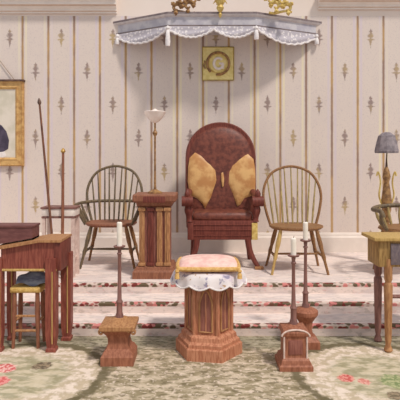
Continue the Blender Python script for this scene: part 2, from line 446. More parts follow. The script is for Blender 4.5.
tube(b, [(0.052 * math.cos(a) + 0.004, -0.033, 0.062 * math.sin(a)) for a in [math.radians(42 + 7.6 * i) for i in range(40)]] + [(0.056, -0.033, 0.0)] , 0.016, 8)
tube(b, [(0.06, -0.033, -0.002), (0.01, -0.033, -0.002)], 0.014, 8)
tube(b, [(0.054, -0.033, 0.0), (0.054, -0.033, -0.062)], 0.013, 8)
obj('letter', b, 'white_paint', pl, label='white letter G')

# ------------------------------------------------------------------ framed portrait at left
fw, fh = 92 * WS, 85 * WS
pf = thing('framed_portrait', 'gold-framed portrait of a person in a dark coat on left wall', 'picture', (X(24.5, WY) - fw / 2, WY, Zh(123.5, WY)))
bw = 8.5 * WS
b = BM()
prf = [(0, 0), (0.0, 0.035), (0.012, 0.045), (0.03, 0.035), (0.06, 0.03), (0.078, 0.036), (bw, 0.02), (bw, 0.0)]
rows = []
for i, d in prf:
    rows.append([b.verts.new((sx * (fw / 2 - i), -d, sy * (fh / 2 - i))) for sx, sy in ((-1, -1), (1, -1), (1, 1), (-1, 1))])
for a, c in zip(rows, rows[1:]):
    for k in range(4): b.faces.new((a[k], a[(k + 1) % 4], c[(k + 1) % 4], c[k]))
M['frame_gold'] = mottled('frame_gold', (178, 130, 74), (208, 166, 104), 20, (1, 1, 1), 0.5, 0.4)
obj('frame', b, 'frame_gold', pf, smooth=25)
b = BM(); box(b, (0, -0.008, fh / 2 - 0.0), (fw + 0.02, 0.1, 0.022), 0.005); obj('frame_ledge', b, 'dark_metal', pf)
b = BM(); box(b, (0, -0.01, 0), (fw - 2 * bw + 0.004, 0.014, fh - 2 * bw + 0.004)); cv = obj('canvas', b, 'canvas', pf)
def flat(name, pts, mat, d):
    b = BM(); extrude_poly(b, [(x, -d, z) for x, z in pts], (0, 0.003, 0)); obj(name, b, mat, cv)
zb = -fh / 2 + bw
coat = [(x + 0.075, z) for x, z in [(-0.33, zb + .0), (-0.33, zb + 0.12), (-0.31, zb + 0.26), (-0.2, zb + 0.36), (-0.07, zb + 0.41), (0.1, zb + 0.42), (0.2, zb + 0.37), (0.255, zb + 0.3), (0.285, zb + 0.2), (0.275, zb + 0.1), (0.2, zb + 0.055), (0.1, zb + 0.03), (0.0, zb)]]
flat('painted_coat', coat, 'coat', 0.0205)
flat('painted_cuff', [(0.1, zb), (0.12, zb + 0.03), (0.2, zb + 0.052), (0.31, zb + 0.07), (0.33, zb + .02), (0.3, zb)], 'linen', 0.0208)
flat('painted_shirt', [(-0.06, zb + 0.2), (-0.08, zb + 0.43), (0.08, zb + 0.43), (0.06, zb + 0.2)], 'linen', 0.0235)
flat('painted_head', [(0.085 * math.cos(a), zb + 0.53 + 0.115 * math.sin(a)) for a in [2 * PI * i / 24 for i in range(24)]], 'skin', 0.026)
flat('painted_hair', [(0.1 * math.cos(a), zb + 0.56 + 0.1 * math.sin(a)) for a in [PI * i / 14 for i in range(15)]] + [(-0.07, zb + .58), (0.07, zb + .58)], 'linen', 0.0285)
b = BM()
for s in (-1, 1): tube(b, [(s * (fw / 2 - 0.1), -0.02, fh / 2), (0.0, -0.01, fh / 2 + 0.56)], 0.004, 6)
tube(b, [(0, 0.0, fh / 2 + 0.56), (0, -0.02, fh / 2 + 0.56)], 0.012, 8)
obj('hanging_cord', b, 'cord', pf)

# ------------------------------------------------------------------ tall wine chair
ck = thing('ceremonial_chair', 'tall round-backed wine leather chair with two tan sheen patches under canopy', 'chair', (X(221.5, 5.15), 5.15, P))
cw = 0.345
def back_outline(hw, zlo, zmid, ztop, n=26, pw=2.35):
    pts = [(-hw * 0.97, zlo), (-hw, (zlo + zmid) / 2)]
    for i in range(n + 1):
        a = PI - PI * i / n
        cx = math.copysign(abs(math.cos(a)) ** (2 / pw), math.cos(a)); sx = abs(math.sin(a)) ** (2 / pw)
        pts.append((hw * cx, zmid + (ztop - zmid) * sx))
    pts += [(hw, (zlo + zmid) / 2), (hw * 0.97, zlo)]
    return pts
yb = 0.16; lean = 0.12
def bk(x, z, d): return (x, yb + lean * (z - 0.45) + d, z)
ol = back_outline(0.378, 0.36, 1.09, 1.475, 26, 2.08)
b = BM()
inner = [(x * 0.9, 0.36 + (z - 0.36) * 0.955) for x, z in ol]
f0 = [b.verts.new(bk(x, z, 0.07)) for x, z in ol]
f1 = [b.verts.new(bk(x, z, -0.01)) for x, z in ol]
f2 = [b.verts.new(bk(x * 0.97, z - 0.012, -0.035)) for x, z in ol]
f3 = [b.verts.new(bk(x, z, -0.045 + 0.02)) for x, z in inner]
n_ = len(ol)
for a, c in ((f0, f1), (f1, f2), (f2, f3)):
    for k in range(n_ - 1): b.faces.new((a[k], a[k + 1], c[k + 1], c[k]))
b.faces.new(f0); b.faces.new(f3)
for a, c in ((f0, f1), (f1, f2), (f2, f3)): b.faces.new((a[0], c[0], c[-1], a[-1]))
obj('back_frame', b, 'wine_wood', ck)
def pad(bm, pts, puff, d0, n=6):
    # upholstered pad: rings shrinking to the centre, swelling forward
    cx = sum(p[0] for p in pts) / len(pts); cz = sum(p[1] for p in pts) / len(pts)
    rings = []
    for i in range(n + 1):
        t = i / n; s = math.cos(t * PI / 2) if i < n else 0.02; f = math.sin(t * PI / 2)
        rings.append([bm.verts.new(bk(cx + (x - cx) * s, cz + (z - cz) * s, d0 - puff * f)) for x, z in pts])
    for a, c in zip(rings, rings[1:]):
        m = len(pts)
        for k in range(m): bm.faces.new((a[k], a[(k + 1) % m], c[(k + 1) % m], c[k]))
    bm.faces.new(rings[0]); bm.faces.new(rings[-1])
b = BM(); pad(b, [(x * 0.9, 0.47 + (z - 0.36) * 0.86) for x, z in ol], 0.05, -0.02); obj('back_cushion', b, 'wine_leather', ck, smooth=60)
def px2(px, py, y=5.33): return (X(px, y) - ck.location.x, Zh(py, y) - P)
lp = [px2(*q) for q in ((188, 168), (189.5, 158), (195, 152.5), (201, 155), (207, 160), (212, 163), (217, 169), (217.5, 180), (213.5, 190), (211, 197), (208, 202), (205, 208), (202, 203), (197, 198), (190, 195), (187.6, 181))]  # reflections on the wine leather, shaped as raised tan pads
b = BM(); pad(b, lp, 0.032, -0.052, 5); obj('back_sheen', b, 'tan_leather_sheen', ck, label='tan winged patch painting the leather sheen at left', smooth=60)
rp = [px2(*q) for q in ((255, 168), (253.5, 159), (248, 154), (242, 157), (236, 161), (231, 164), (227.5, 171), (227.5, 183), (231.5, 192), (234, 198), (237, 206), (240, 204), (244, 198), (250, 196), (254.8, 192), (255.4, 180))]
b = BM(); pad(b, rp, 0.032, -0.052, 5); obj('back_sheen', b, 'tan_leather_sheen', ck, label='tan winged patch painting the leather sheen at right', smooth=60)
b = BM(); pad(b, [px2(*q) for q in ((221, 173), (223, 172), (224, 178), (223.5, 186), (222, 187), (221, 180))], 0.012, -0.072, 3); obj('back_stud', b, 'tan_leather_sheen', ck, label='small pale tab between the two sheen patches')
b = BM(); box(b, (0, -0.03, 0.375), (0.69, 0.43, 0.19), 0.014)
for zz in (0.325, 0.38, 0.43): tube(b, [(-0.34, -0.247, zz), (0.34, -0.247, zz)], 0.006, 6)
obj('seat_rail', b, 'wine_wood', ck)
b = BM()
vs = box(b, (0, -0.03, 0.50), (0.60, 0.40, 0.10), 0.04); obj('seat', b, 'wine_leather', ck, smooth=60)
for s in (-1, 1):
    b = BM(); box(b, (s * 0.315, -0.247, 0.365), (0.058, 0.014, 0.165), 0.004)
    obj('corner_block', b, 'gilt' if s > 0 else 'wine_wood', ck, label='gold corner block' if s > 0 else None)
    b = BM()
    pts = spline([(s * 0.325, -0.22, 0.46), (s * 0.335, -0.225, 0.60), (s * 0.34, -0.23, 0.66)], 6)
    tube(b, pts, [0.036 - 0.008 * math.sin(i) for i in range(len(pts))], 10)
    obj('arm_post', b, 'wine_wood', ck)
    b = BM()
    tube(b, spline([(s * 0.33, 0.19, 0.74), (s * 0.345, 0.0, 0.70), (s * 0.345, -0.17, 0.685), (s * 0.345, -0.25, 0.675)], 6), [0.034] * 7 + [0.038] * 5 + [0.045] * 7, 10)
    tube(b, [(s * 0.29, -0.25, 0.66), (s * 0.40, -0.25, 0.66)], 0.05, 14)
    obj('arm', b, 'wine_wood', ck)
    b = BM()
    lathe(b, [(0.0, 0), (0.024, 0.01), (0.03, 0.035), (0.022, 0.06), (0.012, 0.075), (0.0, 0.09)], 12, (s * 0.345, -0.25, 0.695))
    obj('arm_finial', b, 'wine_wood', ck)
    b = BM()
    pts = spline([(s * 0.25, -0.215, 0.30), (s * 0.265, -0.225, 0.19), (s * 0.30, -0.24, 0.10), (s * 0.345, -0.26, 0.022)], 6)
    tube(b, pts, [0.034 - 0.012 * i / 18 for i in range(19)], 10)
    lg = obj('leg', b, 'wine_wood', ck)
    b = BM(); box(b, (s * 0.355, -0.27, 0.014), (0.085, 0.07, 0.028), 0.008); obj('foot', b, 'honey_wood', lg)
    b = BM()
    pts = spline([(s * 0.29, 0.15, 0.30), (s * 0.295, 0.17, 0.15), (s * 0.31, 0.22, 0.0)], 6)
    tube(b, pts, [0.03 - 0.008 * i / 12 for i in range(13)], 10); obj('leg', b, 'wine_wood', ck)

# ------------------------------------------------------------------ windsor chairs
def windsor(loc, label, arms, bow_mat, sp_mat, seat_mat, hw_top, leg_mats, group=None, top=1.0, nsp=9):
    t = thing('windsor_chair', label, 'chair', loc)
    sh = 0.44
    b = BM()
    lathe(b, [(0.0, sh - 0.04), (0.235, sh - 0.036), (0.26, sh - 0.015), (0.255, sh - 0.003), (0.2, sh - 0.008), (0.0, sh - 0.016)], 32, (0, 0, 0), 0, 1.0, 0.86)
    obj('seat', b, seat_mat, t)
    yb0, lean = 0.17, 0.20
    def bp(x, z): return Vector((x, yb0 + lean * (z - sh) - 0.25 * x * x, z))
    path = [(-hw_top * 0.78, sh - 0.02), (-hw_top * 0.92, sh + 0.12), (-hw_top, sh + 0.27), (-hw_top * 0.9, sh + 0.40), (-hw_top * 0.6, top - 0.05), (0, top), (hw_top * 0.6, top - 0.05), (hw_top * 0.9, sh + 0.40), (hw_top, sh + 0.27), (hw_top * 0.92, sh + 0.12), (hw_top * 0.78, sh - 0.02)]
    pts = spline([bp(*q) for q in path], 8)
    b = BM(); tube(b, pts, 0.0135, 10); obj('back_bow', b, bow_mat, t)
    for k in range(nsp):
        f = -1 + 2 * (k + 0.5) / nsp
        x0 = f * hw_top * 0.74; x1 = f * hw_top * 0.95
        # where the fan meets the bow
        best = min((p for p in pts if p.z > sh + 0.2), key=lambda p: abs(p.x - x1))
        b = BM(); a = bp(x0, sh - 0.012); c = best
        tube(b, [a, a.lerp(c, 0.3), a.lerp(c, 0.6), c], [0.008, 0.0105, 0.008, 0.0065], 8)
        obj('spindle', b, sp_mat, t)
    if arms:
        za = sh + 0.185
        rail = spline([(-0.30, -0.20, za - 0.005), (-0.315, -0.08, za), (-0.30, 0.08, za), (-0.2, 0.2, za + 0.005), (0, 0.215, za + 0.008), (0.2, 0.2, za + 0.005), (0.30, 0.08, za), (0.315, -0.08, za), (0.30, -0.20, za - 0.005)], 6)
        b = BM(); tube(b, rail, [0.02] * 4 + [0.016] * (len(rail) - 8) + [0.02] * 4, 10); obj('arm_rail', b, bow_mat, t)
        for s in (-1, 1):
            for q, (yy, xo) in enumerate(((-0.16, 0.31), (-0.07, 0.315), (0.03, 0.305))):
                b = BM(); tube(b, [(s * 0.225, yy * 0.9, sh - 0.015), (s * 0.275, yy, sh + 0.09), (s * xo, yy, za)], [0.010, 0.015, 0.008], 8); obj('arm_spindle', b, sp_mat, t)
    feet = []
    for s, w in ((-1, -1), (1, -1), (-1, 1), (1, 1)):
        a = Vector((s * 0.165, w * 0.13, sh - 0.02)); c = Vector((s * 0.262, w * 0.20, 0.0))
        b = BM(); tube(b, [a, a.lerp(c, .2), a.lerp(c, .35), a.lerp(c, .5), a.lerp(c, .62), a.lerp(c, .7), a.lerp(c, 1)], [0.014, 0.021, 0.022, 0.016, 0.02, 0.013, 0.012], 10)
        obj('leg', b, leg_mats[0 if (s, w) == (-1, -1) else 1], t)
        feet.append(a.lerp(c, 0.62))
    for i, j in ((0, 2), (1, 3)):
        b = BM(); m = feet[i].lerp(feet[j], .5); tube(b, [feet[i], m, feet[j]], [0.008, 0.013, 0.008], 8); obj('stretcher', b, bow_mat, t)
    b = BM(); a = feet[0].lerp(feet[2], .5); c = feet[1].lerp(feet[3], .5); tube(b, [a, a.lerp(c, .5), c], [0.008, 0.013, 0.008], 8); obj('stretcher', b, bow_mat, t)
    return t
lw = windsor((X(111, 5.09), 5.09, P), 'dark spindle-back windsor armchair left of the wooden pedestal', True, 'dark_spindle', 'dark_spindle', 'brown_wood', 0.285, ('dark_spindle', 'bow_wood'))
lw.scale = (1.02, 1.02, 1.0)
windsor((X(296, 4.83), 4.83, P), 'honey-coloured bow-back windsor chair right of the tall wine chair', False, 'bow_wood', 'olive_spindle', 'bow_wood', 0.29, ('yellow_wood', 'bow_wood'))

# low-back armchair behind the right desk
lc = thing('captains_chair', 'low-railed spindle armchair partly hidden behind the right olive desk', 'chair', (X(409, 4.68), 4.68, P))
b = BM(); lathe(b, [(0.0, 0.40), (0.25, 0.404), (0.28, 0.42), (0.27, 0.44), (0.0, 0.43)], 32, (0, 0, 0), 0, 1, 0.88); obj('seat', b, 'bow_wood', lc)
rail = spline([(-0.335, -0.26, 0.555), (-0.345, -0.24, 0.60), (-0.34, -0.15, 0.605), (-0.32, 0.05, 0.60), (-0.2, 0.21, 0.61), (0, 0.24, 0.62), (0.2, 0.21, 0.61), (0.32, 0.05, 0.60), (0.34, -0.15, 0.605), (0.345, -0.24, 0.60), (0.335, -0.26, 0.555)], 6)
b = BM(); tube(b, rail, 0.021, 10); obj('arm_rail', b, 'dark_spindle', lc)
for k in range(11):
    a = math.radians(-20 + 220 * k / 10)
    b = BM(); tube(b, [(0.24 * math.cos(a), 0.2 * math.sin(a), 0.425), (0.285 * math.cos(a), 0.22 * math.sin(a), 0.52), (0.315 * math.cos(a), 0.228 * math.sin(a), 0.605)], [0.011, 0.016, 0.009], 8); obj('spindle', b, 'olive_spindle', lc)
for s in (-1, 1):
    b = BM(); tube(b, [(s * 0.25, -0.12, 0.425), (s * 0.32, -0.18, 0.50), (s * 0.34, -0.2, 0.60)], [0.014, 0.02, 0.012], 8); obj('arm_post', b, 'dark_spindle', lc)
    for w in (-1, 1):
        b = BM(); a = Vector((s * 0.18, w * 0.15, 0.41)); c = Vector((s * 0.26, w * 0.2, 0)); tube(b, [a, a.lerp(c, .3), a.lerp(c, .6), c], [0.015, 0.023, 0.017, 0.013], 10); obj('leg', b, 'bow_wood', lc)

# ------------------------------------------------------------------ pedestal with lamp
yp = 4.66
pd = thing('pedestal', 'square wooden pedestal with moulded cap between armchair and wine chair', 'pedestal', (X(155.5, 4.6), yp, P))
k = 4.48 / FPX
b = BM(); sq(b, [(0.195, 0), (0.195, 0.06), (0.185, 0.075), (0.17, 0.08), (0.165, 0.10), (0.15, 0.11)]); obj('plinth', b, 'brown_wood', pd, smooth=20)
b = BM(); sq(b, [(0.135, 0.10), (0.135, 0.65)]); obj('shaft', b, 'altar_panel', pd)
for xx, w in ((-0.115, 0.05), (0.045, 0.05), (0.115, 0.05), (-0.035, 0.05)):
    b = BM(); box(b, (xx, -0.14, 0.375), (w, 0.03, 0.53), 0.008); box(b, (xx, -0.145, 0.62), (w + 0.016, 0.04, 0.03), 0.006); box(b, (xx, -0.145, 0.125), (w + 0.016, 0.04, 0.03), 0.006)
    tube(b, [(xx, -0.156, 0.16), (xx, -0.156, 0.59)], 0.007, 6)
    obj('pilaster', b, 'wine_wood' if abs(xx + 0.035) < .01 else 'honey_wood', pd, label='dark wine pilaster' if abs(xx + 0.035) < .01 else None)
b = BM(); sq(b, [(0.14, 0.64), (0.16, 0.655), (0.165, 0.68), (0.19, 0.69), (0.195, 0.70), (0.195, 0.745), (0.19, 0.755)]); obj('cap', b, 'brown_wood', pd, smooth=20)
b = BM(); box(b, (-0.0, -0.195, 0.712), (0.20, 0.012, 0.055), 0.004); obj('cap_panel', b, 'wine_wood', pd)
lp_ = thing('table_lamp', 'slender brass lamp with white opal shade standing on the pedestal', 'lamp', (X(155, 4.66), 4.66, P + 0.755))
b = BM(); lathe(b, [(0.0, 0), (0.07, 0), (0.07, 0.012), (0.04, 0.025), (0.014, 0.04), (0.011, 0.08), (0.009, 0.3), (0.012, 0.31), (0.009, 0.32), (0.009, 0.53), (0.018, 0.545), (0.024, 0.565), (0.012, 0.585), (0.009, 0.60), (0.009, 0.68)], 16); obj('stem', b, 'gilt_dark', lp_)
b = BM(); lathe(b, [(0.012, 0.655), (0.035, 0.665), (0.06, 0.69), (0.085, 0.72), (0.105, 0.758), (0.10, 0.762), (0.077, 0.727), (0.05, 0.70), (0.0, 0.68)], 28); obj('lamp_shade', b, 'glass_shade', lp_, smooth=60)
b = BM(); lathe(b, [(0.0, 0.67), (0.03, 0.69), (0.042, 0.73), (0.035, 0.77), (0.0, 0.79)], 20); obj('bulb', b, 'glass_shade', lp_, smooth=60)

# ------------------------------------------------------------------ altar with cloth and cushion
ya = 3.46
al = thing('altar', 'six-sided wooden altar with pointed arch panels standing before the steps', 'altar', (X(209, 3.35), ya, 0), math.radians(-9))
def hexp(bm, prof): lathe(bm, prof, 6, (0, 0, 0), 0)
b = BM(); hexp(b, [(0.232, 0), (0.232, 0.072), (0.225, 0.08)]); obj('plinth', b, 'altar_wood', al, smooth=20)
b = BM(); hexp(b, [(0.215, 0.08), (0.215, 0.10), (0.195, 0.115), (0.19, 0.14), (0.17, 0.155)]); obj('base_moulding', b, 'altar_wood', al, smooth=20)
b = BM(); hexp(b, [(0.155, 0.15), (0.155, 0.51)]); obj('body', b, 'altar_wood', al, smooth=20)
ap = 0.155 * math.cos(PI / 6)
for q in range(6):
    a = math.radians(30 + 60 * q)
    if not (180 <= 30 + 60 * q <= 360): continue
    R = Matrix.Rotation(a + PI / 2, 4, 'Z')
    arch = [(-0.042, 0.175), (-0.042, 0.37)]
    arch += [(-0.042 + 0.042 * t, 0.37 + 0.085 * math.sin(t * PI / 2) ** 0.9) for t in (0.2, 0.4, 0.6, 0.8, 1.0)]
    arch += [(-x, z) for x, z in reversed(arch[:-1])]
    b = BM(); extrude_poly(b, [R @ Vector((x, -ap - 0.004, z)) for x, z in arch], R @ Vector((0, 0.006, 0))); obj('arch_panel', b, 'altar_panel', al)
    b = BM(); tube(b, [R @ Vector((x, -ap - 0.004, z)) for x, z in arch + arch[:1]], 0.0075, 6); obj('arch_moulding', b, 'honey_wood', al)
    b = BM(); tube(b, [R @ Vector((0, -ap - 0.004, 0.175)), R @ Vector((0, -ap - 0.004, 0.43))], 0.005, 6); obj('arch_mullion', b, 'altar_wood', al)
for q in range(6):
    a = math.radians(60 * q)
    b = BM(); tube(b, [(0.158 * math.cos(a), 0.158 * math.sin(a), 0.155), (0.158 * math.cos(a), 0.158 * math.sin(a), 0.51)], 0.013, 8); obj('corner_shaft', b, 'altar_wood', al)
b = BM(); hexp(b, [(0.165, 0.505), (0.185, 0.515), (0.20, 0.53), (0.20, 0.562)]); obj('top', b, 'altar_wood', al, smooth=20)
# cloth over the altar top
def drape():
    b = BM(); n = 72; rings = []
    prof = [(0.0, 0.573), (0.12, 0.573), (0.2, 0.5735), (0.225, 0.568), (0.24, 0.55), (0.247, 0.525), (0.252, 0.498)]
    for i, (r, z) in enumerate(prof):
        row = []
        for q in range(n):
            a = 2 * PI * q / n
            w = max(0, i - 3) / 3.0
            rr = max(r, 0.001) * (1 + 0.05 * w * math.cos(12 * a))
            zz = z - (0.022 * abs(math.sin(6 * a)) if i == len(prof) - 1 else 0)
            row.append(b.verts.new((rr * math.cos(a), 0.92 * rr * math.sin(a), zz)))
        rings.append(row)
    for a, c in zip(rings, rings[1:]):
        for q in range(n): b.faces.new((a[q], a[(q + 1) % n], c[(q + 1) % n], c[q]))
    b.faces.new(rings[0])
    bmesh.ops.solidify(b, geom=b.faces[:], thickness=0.006)
    return b
ac = thing('altar_cloth', 'white flowered cloth with scalloped hem draped over the altar top', 'cloth', (al.location.x, ya, 0))
cl = obj('drape', drape(), 'floral_cloth', ac, smooth=60)
b = BM(); tube(b, [(0.26 * math.cos(a), 0.241 * math.sin(a), 0.500 - 0.022 * abs(math.sin(6 * a))) for a in [2 * PI * i / 96 for i in range(97)]], 0.006, 6); obj('hem', b, 'lace_edge', ac)
# cushion
cu = thing('cushion', 'pink cushion with gold cord edge lying on the altar cloth', 'cushion', (al.location.x - 0.005, ya, 0.574))
def pillow(hx, hy, hz, top):
    b = BM(); n = 28
    def f(u, v): return max(0.0, (1 - abs(u) ** 3.2) * (1 - abs(v) ** 3.2)) ** 0.42
    g = [[b.verts.new((hx * u * (1 - 0.05 * v * v), hy * v * (1 - 0.05 * u * u), (hz * f(u, v)) * (1 if top else -1))) for v in [-1 + 2 * j / n for j in range(n + 1)]] for u in [-1 + 2 * i / n for i in range(n + 1)]]
    for i in range(n):
        for j in range(n): b.faces.new((g[i][j], g[i + 1][j], g[i + 1][j + 1], g[i][j + 1]))
    return b
b = pillow(0.205, 0.18, 0.05, True); bb = pillow(0.205, 0.18, 0.026, False)
me = bpy.data.meshes.new('tmp'); bb.to_mesh(me); bb.free(); b.from_mesh(me); bpy.data.meshes.remove(me)
bmesh.ops.translate(b, vec=(0, 0, 0.028), verts=b.verts)
obj('cushion_cover', b, 'pink_cloth', cu, smooth=70)
b = BM()
edge = [(-1, -1), (-0.5, -1), (0, -1), (0.5, -1), (1, -1), (1, 0), (1, 1), (0, 1), (-1, 1), (-1, 0), (-1, -1)]
pts = []
for (a0, b0), (a1, b1) in zip(edge, edge[1:]):
    for q in range(6):
        u = a0 + (a1 - a0) * q / 6; v = b0 + (b1 - b0) * q / 6
        pts.append((0.207 * u * (1 - 0.05 * v * v), 0.182 * v * (1 - 0.05 * u * u), 0.028))
pts.append(pts[0])
tube(b, pts, 0.015, 8); obj('cord_edge', b, 'gold_cord', cu)
for s in (-1, 1):
    b = BM(); c = (s * 0.205, -0.182, 0.018); lathe(b, [(0.0, 0.012), (0.012, 0.008), (0.015, -0.004), (0.009, -0.012), (0.014, -0.02), (0.017, -0.05), (0.0, -0.05)], 10, c); obj('tassel', b, 'gold_cord', cu)

# ------------------------------------------------------------------ three candle stands
def stand(px, y, label, kind, base_top, pole_top, can_label, can_top, mats):
    t = thing('candle_stand', label, 'candle stand', (X(px, y), y, 0))
    bt = base_top
    b = BM()
    if kind == 'capital':
        sq(b, [(0.105, 0), (0.105, 0.055), (0.098, 0.065), (0.088, 0.085), (0.072, 0.10), (0.064, 0.13), (0.066, 0.165), (0.076, 0.19), (0.098, 0.215), (0.104, 0.220)])
    elif kind == 'bowl':
        sq(b, [(0.085, 0), (0.085, 0.05), (0.07, 0.065), (0.055, 0.08)])
        lathe(b, [(0.055, 0.075), (0.045, 0.12), (0.05, 0.17), (0.07, 0.20), (0.088, 0.225), (0.088, 0.25), (0.07, 0.262), (0.03, bt)], 20)
    else:
        sq(b, [(0.105, 0), (0.105, 0.028), (0.095, 0.036), (0.088, 0.06), (0.072, 0.075), (0.070, 0.20), (0.080, 0.212), (0.084, 0.232), (0.076, 0.248), (0.04, 0.258), (0.025, bt)])
    pd_ = obj('pedestal', b, mats[0], t, smooth=25)
    if kind == 'box':
        b = BM(); box(b, (0, -0.071, 0.14), (0.088, 0.012, 0.09), 0.004); obj('face_panel', b, 'altar_panel', pd_)
        b = BM()
        for s in (-1, 1): tube(b, [(s * 0.072, -0.072, 0.07), (s * 0.072, -0.072, 0.21)], 0.006, 6)
        tube(b, [(0.088 * math.cos(a), -0.08, 0.212 + 0.04 * math.sin(a)) for a in [PI * i / 12 for i in range(13)]], 0.006, 6)
        obj('edge_moulding', b, 'pink_paint', pd_)
    elif kind == 'capital':
        b = BM(); sq(b, [(0.104, 0.220), (0.114, 0.228), (0.114, 0.252), (0.10, 0.258), (0.05, bt - 0.012), (0.03, bt)]); obj('cap', b, 'honey_wood', pd_, smooth=25)
        for s in (-1, 1):
            b = BM()
            tube(b, [(s * (0.1 - 0.028 * (1 - i / 14) * math.cos(i * 0.5)), -0.098, 0.215 + 0.028 * (1 - i / 14) * math.sin(i * 0.5)) for i in range(15)], 0.008, 6)
            obj('volute', b, 'honey_wood', pd_)
    ph = pole_top
    b = BM(); lathe(b, [(0.028, bt - 0.004), (0.026, bt + 0.012), (0.02, bt + 0.03), (0.019, bt + 0.09), (0.024, bt + 0.10), (0.015, bt + 0.115), (0.012, (bt + ph) / 2), (0.011, ph - 0.06), (0.018, ph - 0.05), (0.011, ph - 0.04), (0.014, ph - 0.02), (0.011, ph - 0.008)], 14); obj('pole', b, mats[1], t)
    b = BM(); lathe(b, [(0.012, ph - 0.016), (0.036, ph - 0.008), (0.04, ph), (0.036, ph + 0.003), (0.0, ph - 0.001)], 18); obj('drip_pan', b, mats[1], t)
    c = thing('candle', can_label, 'candle', (X(px, y), y, ph))
    b = BM(); hgt = can_top - ph; lathe(b, [(0.0, 0.001), (0.018, 0.001), (0.018, hgt - 0.006), (0.012, hgt), (0.0, hgt)], 16); obj('wax', b, 'wax', c)
    b = BM(); tube(b, [(0, 0, hgt - 0.002), (0.001, 0, hgt + 0.006), (0.004, 0, hgt + 0.014)], 0.0018, 6); obj('wick', b, 'wick', c)
def zz(py, y): return Zh(py, y)
y1, y2, y3 = 3.30, 3.22, 3.56
stand(119.5, y1, 'candle stand on flared scroll-edged base, left of the altar', 'capital', 0.285, zz(246, y1), 'white candle on the stand left of the altar', zz(222, y1), ('stand_wood', 'mauve_wood'))
stand(293.5, y2, 'candle stand on boxy red-brown base, nearest on the right of altar', 'box', 0.268, zz(255, y2), 'white candle on the boxy-based stand, right of the altar', zz(238, y2), ('stand_wood', 'mauve_wood'))
stand(305.5, y3, 'candle stand on round bowl-topped base behind the boxy one', 'bowl', 0.275, zz(240, y3), 'white candle on the bowl-topped stand, rear one at right', zz(222, y3), ('stand_wood', 'mauve_wood'))

# ------------------------------------------------------------------ left desk, chest, stool, cloth
dl = thing('writing_desk', 'red-brown slant-topped desk on square legs at the left edge', 'desk', (-1.18, 3.56, 0))
ox, oy = dl.location.x, dl.location.y
def lx(px, y): return X(px, y) - ox
yf, yr = 3.45 , 3.68
x0, x1 = lx(1, yf) - 0.0, lx(57, yf)
zb_, zl, zr = Zh(271, yf), Zh(249, yf), Zh(242, yf)
b = BM()
extrude_poly(b, [(x0, yf - oy, zb_), (x1, yf - oy, zb_), (x1, yf - oy, zr), (lx(40, yf), yf - oy, zr), (x0, yf - oy, zl)], (0, yr - yf + 0.03, 0))
obj('apron', b, 'red_wood', dl)
b = BM()
extrude_poly(b, [(x0 - 0.05, yf - oy - 0.025, zl - 0.008), (lx(40, yf), yf - oy - 0.025, zr), (x1 + 0.03, yf - oy - 0.025, zr), (x1 + 0.03, yf - oy - 0.025, zr + 0.016), (lx(40, yf), yf - oy - 0.025, zr + 0.016), (x0 - 0.05, yf - oy - 0.025, zl + 0.01)], (0, yr - yf + 0.075, 0))
obj('top', b, 'honey_wood', dl)
b = BM(); tube(b, [(x0, yf - oy - 0.008, zb_ + 0.008), (x1, yf - oy - 0.008, zb_ + 0.008)], 0.009, 6); obj('bead', b, 'yellow_wood', dl)
for xx, yy in ((-0.207, yf + 0.01), (lx(51.5, yf), yf + 0.01), (-0.207, yr), (lx(67, yr), yr)):
    b = BM(); s = 0.026 if xx < 0 else 0.036
    sq(b, [(s, zb_ + 0.09), (s, 0.12), (s * 0.75, 0.03), (s * 0.95, 0.02), (s * 0.95, 0.0)], (xx, yy - oy, 0))
    l_ = obj('leg', b, 'red_wood', dl, smooth=20)
    b = BM(); tube(b, [(xx + 0.012, yy - oy - s - 0.002, 0.06), (xx + 0.012, yy - oy - s - 0.002, zb_)], 0.004, 6); obj('leg_inlay', b, 'yellow_wood', l_)
b = BM(); box(b, ((lx(58, yf) + lx(70, yr)) / 2 - 0.01, (yf + yr) / 2 - oy + .01, (zb_ + zr) / 2), (0.045, yr - yf + .04, zr - zb_ - 0.004), 0.004); obj('side_panel', b, 'wine_wood', dl)
# chest standing on the desk top, level on a low plinth behind the slope
yc_ = 3.58
cx1 = X(36, yc_); cx0 = X(0, yc_) - 0.04
zt_ = Zh(224, yc_)
cb = thing('wooden_chest', 'dark wine wooden chest standing on the left desk', 'chest', ((cx0 + cx1) / 2, yc_, 0))
zbase = zr - 0.028
b = BM()
hw = (cx1 - cx0) / 2; bx = cb.location.x
def topz(wx):          # height of the desk top's upper face at world x
    xk, xe = ox + lx(40, yf), ox + x0 - 0.05
    t = min(1.0, max(0.0, (wx - xe) / (xk - xe))); return (zl + 0.01) + (zr + 0.006 - zl) * t + 0.002
extrude_poly(b, [(-hw, -0.075, topz(bx - hw)), (min(hw, ox + lx(40, yf) - bx), -0.075, topz(ox + lx(40, yf))), (hw, -0.075, topz(bx + hw) + 0.0005), (hw, -0.075, zt_ - 0.016), (-hw, -0.075, zt_ - 0.016)], (0, 0.15, 0)); obj('body', b, 'chest_wood', cb)
b = BM(); box(b, (0, 0, zt_ - 0.008), (cx1 - cx0 + 0.012, 0.165, 0.016), 0.005); obj('lid', b, 'chest_wood', cb)
